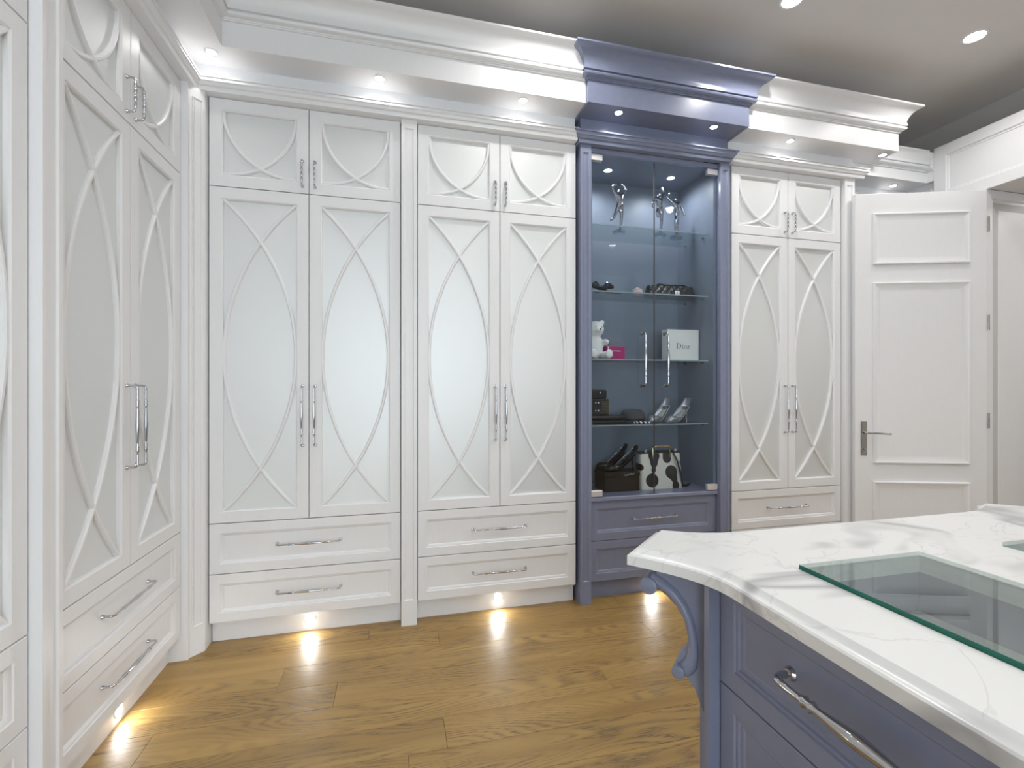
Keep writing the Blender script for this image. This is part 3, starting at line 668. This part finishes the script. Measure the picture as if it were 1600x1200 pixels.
# lettering D i o r, serif capitals drawn as thick and thin strokes
lm = MB()
def arcband(cx, cz, r0x, r0z, r1x, r1z, a0, a1, n=20):
    a_, b_ = [], []
    for i in range(n + 1):
        t_ = a0 + (a1 - a0) * i / n; a_.append((cx + r0x * math.cos(t_), cz + r0z * math.sin(t_))); b_.append((cx + r1x * math.cos(t_), cz + r1z * math.sin(t_)))
    lm.loft([[(p[0], -0.0356, p[1]) for p in a_], [(p[0], -0.0356, p[1]) for p in b_]], False)
def bar(x0, z0, x1, z1): lm.add([(x0, -0.0356, z0), (x1, -0.0356, z0), (x1, -0.0356, z1), (x0, -0.0356, z1)], [(0, 1, 2, 3)])
bx, bz, ch = -0.052, 0.076, 0.040
bar(bx + 0.005, bz, bx + 0.010, bz + ch); bar(bx, bz, bx + 0.016, bz + 0.0014); bar(bx, bz + ch - 0.0014, bx + 0.016, bz + ch)
arcband(bx + 0.012, bz + ch / 2, 0.024, ch / 2, 0.0185, ch / 2 - 0.0016, -PI / 2, PI / 2)
ix = bx + 0.046; xh = 0.024
bar(ix, bz, ix + 0.004, bz + xh); bar(ix - 0.003, bz, ix + 0.007, bz + 0.0012); bar(ix - 0.003, bz + xh - 0.0012, ix + 0.002, bz + xh); arcband(ix + 0.002, bz + 0.034, 0.0028, 0.0028, 0.0, 0.0, 0, 2 * PI, 12)
arcband(bx + 0.0695, bz + xh / 2, 0.0125, xh / 2, 0.0085, xh / 2 - 0.0014, 0, 2 * PI, 28)
rx = bx + 0.090
bar(rx, bz, rx + 0.004, bz + xh); bar(rx - 0.003, bz, rx + 0.008, bz + 0.0012); bar(rx - 0.003, bz + xh - 0.0012, rx + 0.002, bz + xh); arcband(rx + 0.012, bz + xh - 0.009, 0.009, 0.009, 0.0068, 0.0076, PI * 0.42, PI, 10)
lm.build('lettering', INK, t, 0)
# fourth shelf
t = thing('studded_bag', 'black box bag with a gold studded front, left of the fourth shelf', 'handbag', (1.255, 2.79, SHZ[3] + 0.052))
MB().box((-0.085, -0.04, 0), (0.062, 0.04, 0.105), 0.006).build('body', BLACK, t)
MB().box((-0.060, -0.036, 0.105), (0.048, 0.036, 0.165), 0.008).build('lid', BLACK, t)
m = MB()
for i in range(7):
    for j in range(8): m.ell((0.012 + i * 0.0076, -0.0405, 0.016 + j * 0.0105), (0.0032, 0.0028, 0.0036), 6)
s_ = m.build('studs', GOLD, t); s_['kind'] = 'stuff'
m = MB()
for x, z in ((-0.03, 0.08), (-0.012, 0.08), (-0.03, 0.03), (-0.012, 0.03), (0.0, 0.145)): m.ell((x, -0.041, z), (0.006, 0.004, 0.008), 8)
m.build('clasp', CHROME, t)
t = thing('black_clutch', 'flat black clutch lying under the studded bag', 'clutch', (1.300, 2.775, SHZ[3] + 0.0008))
MB().box((-0.150, -0.075, 0.0), (0.125, 0.075, 0.024), 0.008).build('lower_half', BLACK, t)
MB().box((-0.150, -0.075, 0.026), (0.122, 0.075, 0.050), 0.009).build('upper_half', BLACK, t)
t = thing('felt_hat', 'dark grey felt hat behind the crystal bracelet on the fourth shelf', 'hat', (1.535, 2.85, SHZ[3] + 0.0008))
MB().lathe([(0.080, 0.0), (0.095, 0.002), (0.095, 0.004), (0.079, 0.008), (0.080, 0.035), (0.073, 0.065), (0.055, 0.080), (0.02, 0.085)], 32).build('crown_and_brim', FELT, t, 60)
MB().loft([[(r_ * math.cos(2 * PI * j / 32), r_ * math.sin(2 * PI * j / 32), z) for j in range(32)] for r_, z in ((0.0805, 0.010), (0.0815, 0.011), (0.0815, 0.022), (0.0805, 0.023))], True).build('hat_band', BLACK, t)
t = thing('crystal_bracelet', 'sparkling black and white bracelet at the front edge of the fourth shelf', 'bracelet', (1.515, 2.69, SHZ[3] + 0.001))
m = MB(); m2 = MB()
for i in range(22):
    a = 2 * PI * i / 22; (m if i % 2 else m2).ell((0.052 * math.cos(a), 0.034 * math.sin(a), 0.007), (0.0075, 0.0075, 0.0070), 8)
m.build('clear_beads', BRIGHTM, t); m2.build('black_beads', BLACKG, t)
def pump(label, loc, rz, mat, name='pump_shoe'):
    t = thing(name, label, 'shoe', loc, rz)
    def sole(u):  # u 0 heel .. 1 toe
        return 0.100 * max(0.0, (1 - u / 0.66)) ** 1.25 + 0.002
    m = MB(); ins = MB(); n = 16; rs = []; ir = []
    for i in range(n + 1):
        u = i / n; x = 0.205 * u; w = 0.024 + 0.016 * math.sin(PI * min(1, u * 0.9 + 0.02)) if u < 0.72 else 0.039 * max(0.05, (1 - ((u - 0.72) / 0.285) ** 2.0)) ** 0.6
        hgt = 0.058 - 0.075 * u if u < 0.45 else 0.024 + 0.012 * (u - 0.45)
        if u > 0.86: hgt *= max(0.25, 1 - (u - 0.86) * 4.5)
        a = 0.5 * PI if u < 0.6 else 0.5 * PI + (0.46 * PI) * min(1, (u - 0.6) / 0.10)
        ring = []
        for k in range(13):
            t_ = -a + 2 * a * k / 12; yy = w * math.sin(t_) * (1.0 if abs(t_) < PI / 2 else 1.0); zz = sole(u) + hgt * (1 - math.cos(t_)) * (1.0 if a < 1.6 else 0.5 + 0.5 * (1.6 / a))
            ring.append((x - (0.012 * (zz - sole(u)) / 0.05 if u < 0.2 else 0), yy, zz))
        rs.append(ring); ir.append([(x, w * 0.9 * q, sole(u) + 0.004) for q in (-1, 0, 1)])
    m.loft(rs, False); o_ = len(m.v) - 13; m.f.append(tuple(o_ + i for i in range(13))); m.f.append(tuple(reversed(range(13))))
    m.build('upper', mat, t, 60); ins.loft(ir, False).build('insole', INSOLE if mat is SHOE else BLACK, t)
    MB().loft([[(0.018 + r_ * 0.9 * math.cos(2 * PI * j / 12) + dx_, r_ * math.sin(2 * PI * j / 12), z) for j in range(12)] for r_, z, dx_ in ((0.006, 0.0, -0.006), (0.006, 0.03, -0.004), (0.010, 0.075, 0.0), (0.019, 0.104, 0.004))], True, True).build('heel', mat, t)
    return t
pump('silver grey high-heeled pump further from the pilaster, fourth shelf', (1.800, 2.855, SHZ[3] + 0.0008), PI + 0.42, SHOE)
pump('silver grey high-heeled pump nearer the right pilaster, fourth shelf', (1.900, 2.775, SHZ[3] + 0.0008), PI + 0.30, SHOE)
# cabinet floor
ZB = 0.6165
t = thing('black_shoe_box', 'long black box with silver script lettering on the cabinet floor', 'box', (1.375, 2.76, ZB))
MB().box((-0.120, -0.075, 0), (0.120, 0.075, 0.092), 0.003).build('carton', BLACK, t)
MB().box((-0.123, -0.078, 0.093), (0.123, 0.078, 0.122), 0.003).build('lid', BLACK, t)
sc = []
for i in range(33): u = i / 32; sc.append((0.010 + 0.075 * u, -0.0785, 0.100 + 0.010 * u + 0.006 * math.sin(u * 22) * (1 - 0.4 * u)))
MB().tube(sc, 0.0011, 5).build('script_lettering', CARD, t)
pump('black high-heeled shoe further back on the black box', (1.455, 2.812, ZB + 0.123), PI, BLACKG, 'black_pump')
pump('black high-heeled shoe nearer the glass on the black box', (1.475, 2.715, ZB + 0.123), PI, BLACKG, 'black_pump')
t = thing('cow_print_handbag', 'black and cream cow print handbag with a gold handle', 'handbag', (1.668, 2.755, ZB))
soft_box(0.305, 0.120, 0.225, 0.96, 8, 0.10).build('body', COW, t, 60)
MB().box((-0.148, -0.030, 0.222), (0.148, 0.030, 0.238), 0.006).build('top_flap', BLACK, t)
MB().tube([(-0.062, -0.036, 0.195), (-0.062, -0.036, 0.262), (-0.056, -0.034, 0.270), (0.0, -0.034, 0.272), (0.056, -0.034, 0.270), (0.062, -0.036, 0.262), (0.062, -0.036, 0.195)], 0.0068, 10).build('handle', GOLD, t)
MB().tube([(0.085, -0.030, 0.235), (0.100, -0.062, 0.18), (0.125, -0.066, 0.09), (0.150, -0.05, 0.012), (0.20, -0.03, 0.009), (0.235, 0.0, 0.009)], 0.0085, 8, True, 0.5).build('strap', BLACK, t)
m = MB()
for x in (-0.11, 0.105): m.lathe([(0.011, -0.006), (0.011, 0.006), (0.006, 0.008)], 12, (x, -0.028, 0.244), 'y')
m.build('clasp', CHROME, t)

# ------------------------------------------------------------------ island
IX0, IX1 = 0.660, 1.720; IYF, IYN = 0.948, -0.868; XM = 1.19; YM = 0.040
isl = thing('dressing_island', 'slate blue island of drawers with carved corner corbels', 'island', (XM, YM, 0))
def I(p): return (p[0] - XM, p[1] - YM, p[2])
def ibox(name, a, b, mat, ch=0.0, parent=None): return MB().box(I(a), I(b), ch).build(name, mat, parent or isl)
bm_ = MB()
bm_.box(I((IX0 + 0.022, IYN, 0.09)), I((IX1 - 0.022, IYF, 0.790)))
bm_.box(I((IX0 + 0.022, IYN, 0.790)), I((0.745, IYF, 0.8845))); bm_.box(I((1.635, IYN, 0.790)), I((IX1 - 0.022, IYF, 0.8845)))
bm_.box(I((0.745, 0.765, 0.790)), I((1.635, IYF, 0.8845))); bm_.box(I((0.745, IYN, 0.790)), I((1.635, -0.685, 0.8845))); bm_.box(I((1.085, -0.685, 0.790)), I((1.295, 0.765, 0.8845)))
bm_.build('body', BLUE, isl)
ibox('plinth', (IX0 + 0.06, IYN + 0.04, 0), (IX1 - 0.06, IYF - 0.04, 0.09), BLUE)
for x0, x1 in ((0.745, 1.085), (1.295, 1.635)): ibox('display_tray', (x0 + 0.002, -0.683, 0.7905), (x1 - 0.002, 0.763, 0.797), TRAY)
IP = [(0, 0.021), (0, 0.0015), (0.0015, 0), (0.040, 0), (0.042, 0.004), (0.048, 0.004), (0.050, 0.008), (0.058, 0.008), (0.062, 0.011), (0.064, 0.011)]
ZI = [(0.658, 0.880), (0.436, 0.655), (0.214, 0.433), (0.095, 0.211)]
def island_front(face):
    """drawer bank on the -X (face 0) or +X side"""
    ys = ((0.851, 0.042), (0.038, -0.771))
    for y1, y0 in ys:
        for z0, z1 in ZI:
            m = MB().rings(0.0015, y1 - y0 - 0.0015, z0, z1, IP)
            # local x runs along the bank; turn the face outward
            if face == 0: loc, rz = (IX0 - XM, y1 - YM, 0), -PI / 2
            else: loc, rz = (IX1 - XM, y0 - YM, 0), PI / 2
            d = m.build('drawer', BLUE, isl, 35, loc, (0, 0, rz))
            place('pull_handle', PULLB, d, ((y1 - y0) * (0.40 if False else 0.405), 0.011, (z0 + z1) / 2 + 0.004), (0, PI / 2, 0))
island_front(0); island_front(1)
for sy, yy in ((1, IYF), (-1, IYN)):   # end panels
    m = MB().rings(0, 0.90, 0.10, 0.880, [(0, 0.006), (0, -0.006), (0.07, -0.006), (0.082, 0.0), (0.084, 0.0)])
    if sy == 1: m.build('end_panel', BLUE, isl, 35, (0.45, yy - YM + 0.0, 0), (0, 0, PI))
    else: m.build('end_panel', BLUE, isl, 35, (-0.45, yy - YM, 0))
def corbel_mesh():
    """outline in (q, z): q outward from the chamfered post"""
    body = [(0.000, 0.885), (0.132, 0.885), (0.132, 0.872), (0.122, 0.868), (0.118, 0.856), (0.108, 0.850), (0.108, 0.838), (0.100, 0.815), (0.076, 0.806), (0.056, 0.792), (0.042, 0.768), (0.034, 0.735), (0.031, 0.705), (0.040, 0.690), (0.054, 0.672), (0.062, 0.655), (0.060, 0.640), (0.050, 0.632), (0.038, 0.624), (0.024, 0.606), (0.012, 0.575), (0.000, 0.552)]
    m = MB(); a = 0.030
    m.loft([[(q, -a, z) for q, z in body], [(q, a, z) for q, z in body]], True, True)
    return m
CM = corbel_mesh().build('corbel_source', BLUE, None, 25); CMd = CM.data; bpy.data.objects.remove(CM)
def scroll_mesh():
    m = MB(); a = 0.041
    lo = [(0.122, 0.822), (0.104, 0.812), (0.083, 0.800), (0.063, 0.782), (0.047, 0.757), (0.039, 0.722), (0.037, 0.695), (0.044, 0.672), (0.056, 0.655), (0.060, 0.640)]
    hi = [(0.116, 0.846), (0.090, 0.836), (0.062, 0.818), (0.040, 0.790), (0.026, 0.757), (0.018, 0.718), (0.016, 0.680), (0.020, 0.652), (0.032, 0.634), (0.048, 0.628)]
    rs = []
    for (q0, z0), (q1, z1) in zip(lo, hi):
        qm, zm = (q0 + q1) / 2, (z0 + z1) / 2
        rs.append([(q0, -a + 0.008, z0), (q0 * .75 + q1 * .25, -a, z0 * .75 + z1 * .25), (qm, -a - 0.002, zm), (q0 * .25 + q1 * .75, -a, z0 * .25 + z1 * .75), (q1, -a + 0.009, z1),
                   (q1, a - 0.009, z1), (q0 * .25 + q1 * .75, a, z0 * .25 + z1 * .75), (qm, a + 0.002, zm), (q0 * .75 + q1 * .25, a, z0 * .75 + z1 * .25), (q0, a - 0.008, z0)])
    m.loft(rs, True, True); return m
SM = scroll_mesh().build('scroll_source', BLUE, None, 50); SMd = SM.data; bpy.data.objects.remove(SM)
EYES = []
for r_, a_, c_ in ((0.019, 0.052, (0.122, 0, 0.819)), (0.014, 0.050, (0.057, 0, 0.641))):
    e_ = MB().lathe([(r_ * 0.7, -a_), (r_, -a_ + 0.003), (r_, a_ - 0.003), (r_ * 0.7, a_)], 22, c_, 'y').build('eye_source', BLUE, None, 30)
    EYES.append(e_.data); bpy.data.objects.remove(e_)
post = [(0.635, 0.852), (0.635, 0.868), (0.722, 0.955), (0.760, 0.955), (0.760, 0.852)]
for fx, fy in ((0, 0), (1, 0), (0, 1), (1, 1)):
    P_ = [((2 * XM - x if fx else x) - XM, (2 * YM - y if fy else y) - YM) for x, y in post]
    if fx != fy: P_ = P_[::-1]
    MB().prism(P_, 0.0, 0.8845).build('corner_post', BLUE, isl)
    cx, cy_ = (P_[1][0] + P_[2][0]) / 2, (P_[1][1] + P_[2][1]) / 2
    if fx != fy: cx, cy_ = (P_[3][0] + P_[2][0]) / 2, (P_[3][1] + P_[2][1]) / 2
    rz = math.atan2(-1 if fy else 1, 1 if fx else -1)
    cb = place('corbel', CMd, isl, (cx, cy_, 0), (0, 0, rz))
    place('scroll', SMd, cb); [place('scroll_eye', e_, cb) for e_ in EYES]
# worktop with four horned corners and two glazed openings
q = [(0.600, YM)]
curve = [(0.600, 0.700), (0.600, 0.745), (0.596, 0.775), (0.586, 0.806), (0.568, 0.840), (0.545, 0.872), (0.518, 0.905), (0.490, 0.935), (0.636, 1.062), (0.662, 1.044), (0.695, 1.026), (0.730, 1.012), (0.770, 1.003), (0.820, 0.999)]
quarter = curve
out = list(quarter) + [(2 * XM - x, y) for x, y in reversed(quarter)] + [(2 * XM - x, 2 * YM - y) for x, y in quarter] + [(x, 2 * YM - y) for x, y in reversed(quarter)]
out = [(x - XM, y - YM) for x, y in out]
def inset(poly, d):
    n = len(poly); A = sum(poly[i][0] * poly[(i + 1) % n][1] - poly[(i + 1) % n][0] * poly[i][1] for i in range(n)); sg = 1 if A > 0 else -1; r_ = []
    for i in range(n):
        p0, p1, p2 = (Vector(poly[k % n]) for k in (i - 1, i, i + 1)); a = (p1 - p0).normalized(); b = (p2 - p1).normalized()
        n0 = Vector((-a.y, a.x)) * sg; n1 = Vector((-b.y, b.x)) * sg; mm = (n0 + n1) / (1 + n0.dot(n1)); r_.append(tuple(p1 + mm * d))
    return r_
wt = thing('worktop', 'white veined quartz worktop with horned corners on the blue island', 'worktop', (XM, YM, 0.885))
HOLES = [(0.760, 1.070), (1.310, 1.620)]; HY0, HY1 = -0.672, 0.752
def slab():
    bm = bmesh.new()
    rings_ = [(0.0, 0.0), (0.0, 0.0205), (0.003, 0.0235), (0.007, 0.0245), (0.013, 0.0275), (0.017, 0.0325), (0.020, 0.035)]
    loops = [[bm.verts.new((x, y, z)) for x, y in inset(out, d)] for d, z in rings_]
    for a, b in zip(loops[:-1], loops[1:]):
        for i in range(len(a)): k = (i + 1) % len(a); bm.faces.new((a[i], a[k], b[k], b[i]))
    hv = {}
    for z in (0.0, 0.035):
        hv[z] = []
        for x0, x1 in HOLES: hv[z].append([bm.verts.new((x - XM, y - YM, z)) for x, y in ((x0, HY0), (x1, HY0), (x1, HY1), (x0, HY1))])
    for a, b in zip(hv[0.0], hv[0.035]):
        for i in range(4): k = (i + 1) % 4; bm.faces.new((a[i], a[k], b[k], b[i]))
    bm.edges.ensure_lookup_table()
    for z, loop in ((0.0, loops[0]), (0.035, loops[-1])):
        es = []
        for L_ in [loop] + hv[z]:
            for i in range(len(L_)): es.append(bm.edges.get((L_[i], L_[(i + 1) % len(L_)])))
        bmesh.ops.triangle_fill(bm, edges=es, use_beauty=True, use_dissolve=False)
    bmesh.ops.recalc_face_normals(bm, faces=bm.faces)
    me = bpy.data.meshes.new('slab'); bm.to_mesh(me); bm.free(); me.materials.append(MARBLE)
    me.shade_smooth(); me.set_sharp_from_angle(angle=math.radians(28)); return place('slab', me, wt)
slab()
for x0, x1 in HOLES:
    a, b = (x0 + 0.001 - XM, HY0 + 0.001 - YM, 0.0325), (x1 - 0.001 - XM, HY1 - 0.001 - YM, 0.0435)
    gp = MB().box(a, b).build('glass_pane', GLASST, wt)
    for xa in ((a[0],) if x0 < XM else (b[0] - 0.0015,)): MB().box((xa, a[1], 0.033), (xa + 0.0015, b[1], 0.0432)).build('polished_edge', GREENE, gp)

# ------------------------------------------------------------------ doorway and open door
cs = MB()
cs.box((XR - 0.045, OP1 + 0.0125, 0), (XR, 2.572, 2.5845)); cs.box((XR - 0.045, 0.95, 0), (XR, OP0, 2.5845))
struct('trim_2', cs, WHITE, 'wide white casing beside the doorway')
hd = MB()
hd.rings(0, 2.572 - 0.95, 2.585, 3.004, [(0, 0.0449), (0, 0.002), (0.002, 0), (0.075, 0), (0.082, 0.008), (0.090, 0.008), (0.094, 0.012), (0.096, 0.012)])
hdo = hd.build('trim_3', WHITE, None, 35, (XR - 0.045, 2.572, 0), (0, 0, -PI / 2)); hdo['kind'] = 'structure'; hdo['label'] = 'white panelled header over the doorway'
# panelled reveal of the doorway
jb = MB().rings(0, JD + 0.04, 0.0, 2.584, [(0, 0.012), (0, 0), (0.055, 0), (0.062, 0.010), (0.075, 0.010), (0.085, 0.016), (0.120, 0.016), (0.130, 0.008), (0.132, 0.008)])
jo = jb.build('trim_4', WHITE, None, 35, (XR - 0.045, OP1, 0)); jo['kind'] = 'structure'; jo['label'] = 'white panelled reveal of the doorway'
struct('trim_5', MB().box((XR + 0.0005, OP0, OPZ + 0.001), (XR + JD, OP1 - 0.001, OPZ + 0.0119)), WHITE)
hx, hy, fx, fy = 3.789, 2.251, 3.008, 2.515
ang = math.atan2(fy - hy, fx - hx)
DW = math.hypot(fx - hx, fy - hy)
dr = thing('door_1', 'white three-panel door standing open in front of the wardrobe end', 'door', (hx, hy, 0.0), ang)
dr['kind'] = 'structure'
# local x from hinge to free edge; the face to the camera looks along +y of this frame
MB().box((0.0, -0.030, 0.006), (DW, 0.0, 2.575), 0.002).build('door_leaf', WHITE, dr)
for z0, z1 in ((2.095, 2.440), (0.760, 1.975), (0.16, 0.640)):
    m = MB().rings(-0.716, -0.109, z0, z1, [(0, 0.001), (0, -0.011), (0.004, -0.015), (0.011, -0.015), (0.014, -0.012), (0.046, -0.0015), (0.050, -0.001)], True)
    m.build('panel', WHITE, dr, 25, (0, 0, 0), (0, 0, PI))
hp = MB().box((0.750, 0.0, 0.812), (0.790, 0.006, 1.042), 0.002).box((0.756, 0.006, 0.820), (0.784, 0.009, 1.034), 0.001).build('lock_plate', NICKEL, dr)
MB().tube([(0.770, 0.008, 0.968), (0.770, 0.048, 0.968), (0.764, 0.056, 0.968), (0.70, 0.058, 0.966), (0.650, 0.056, 0.962), (0.632, 0.052, 0.962)], [0.009, 0.008, 0.0075, 0.006, 0.005, 0.0065], 10).build('lever', CHROME, hp)
MB().lathe([(0.0075, 0.009), (0.0075, 0.014), (0.003, 0.015)], 14, (0.770, 0, 0.855), 'y').build('thumb_turn', CHROME, hp)
for z in (0.25, 1.05, 1.70, 2.35): MB().lathe([(0.008, -0.05), (0.008, 0.05)], 10, (-0.007, 0.0, z)).build('hinge', NICKEL, dr)
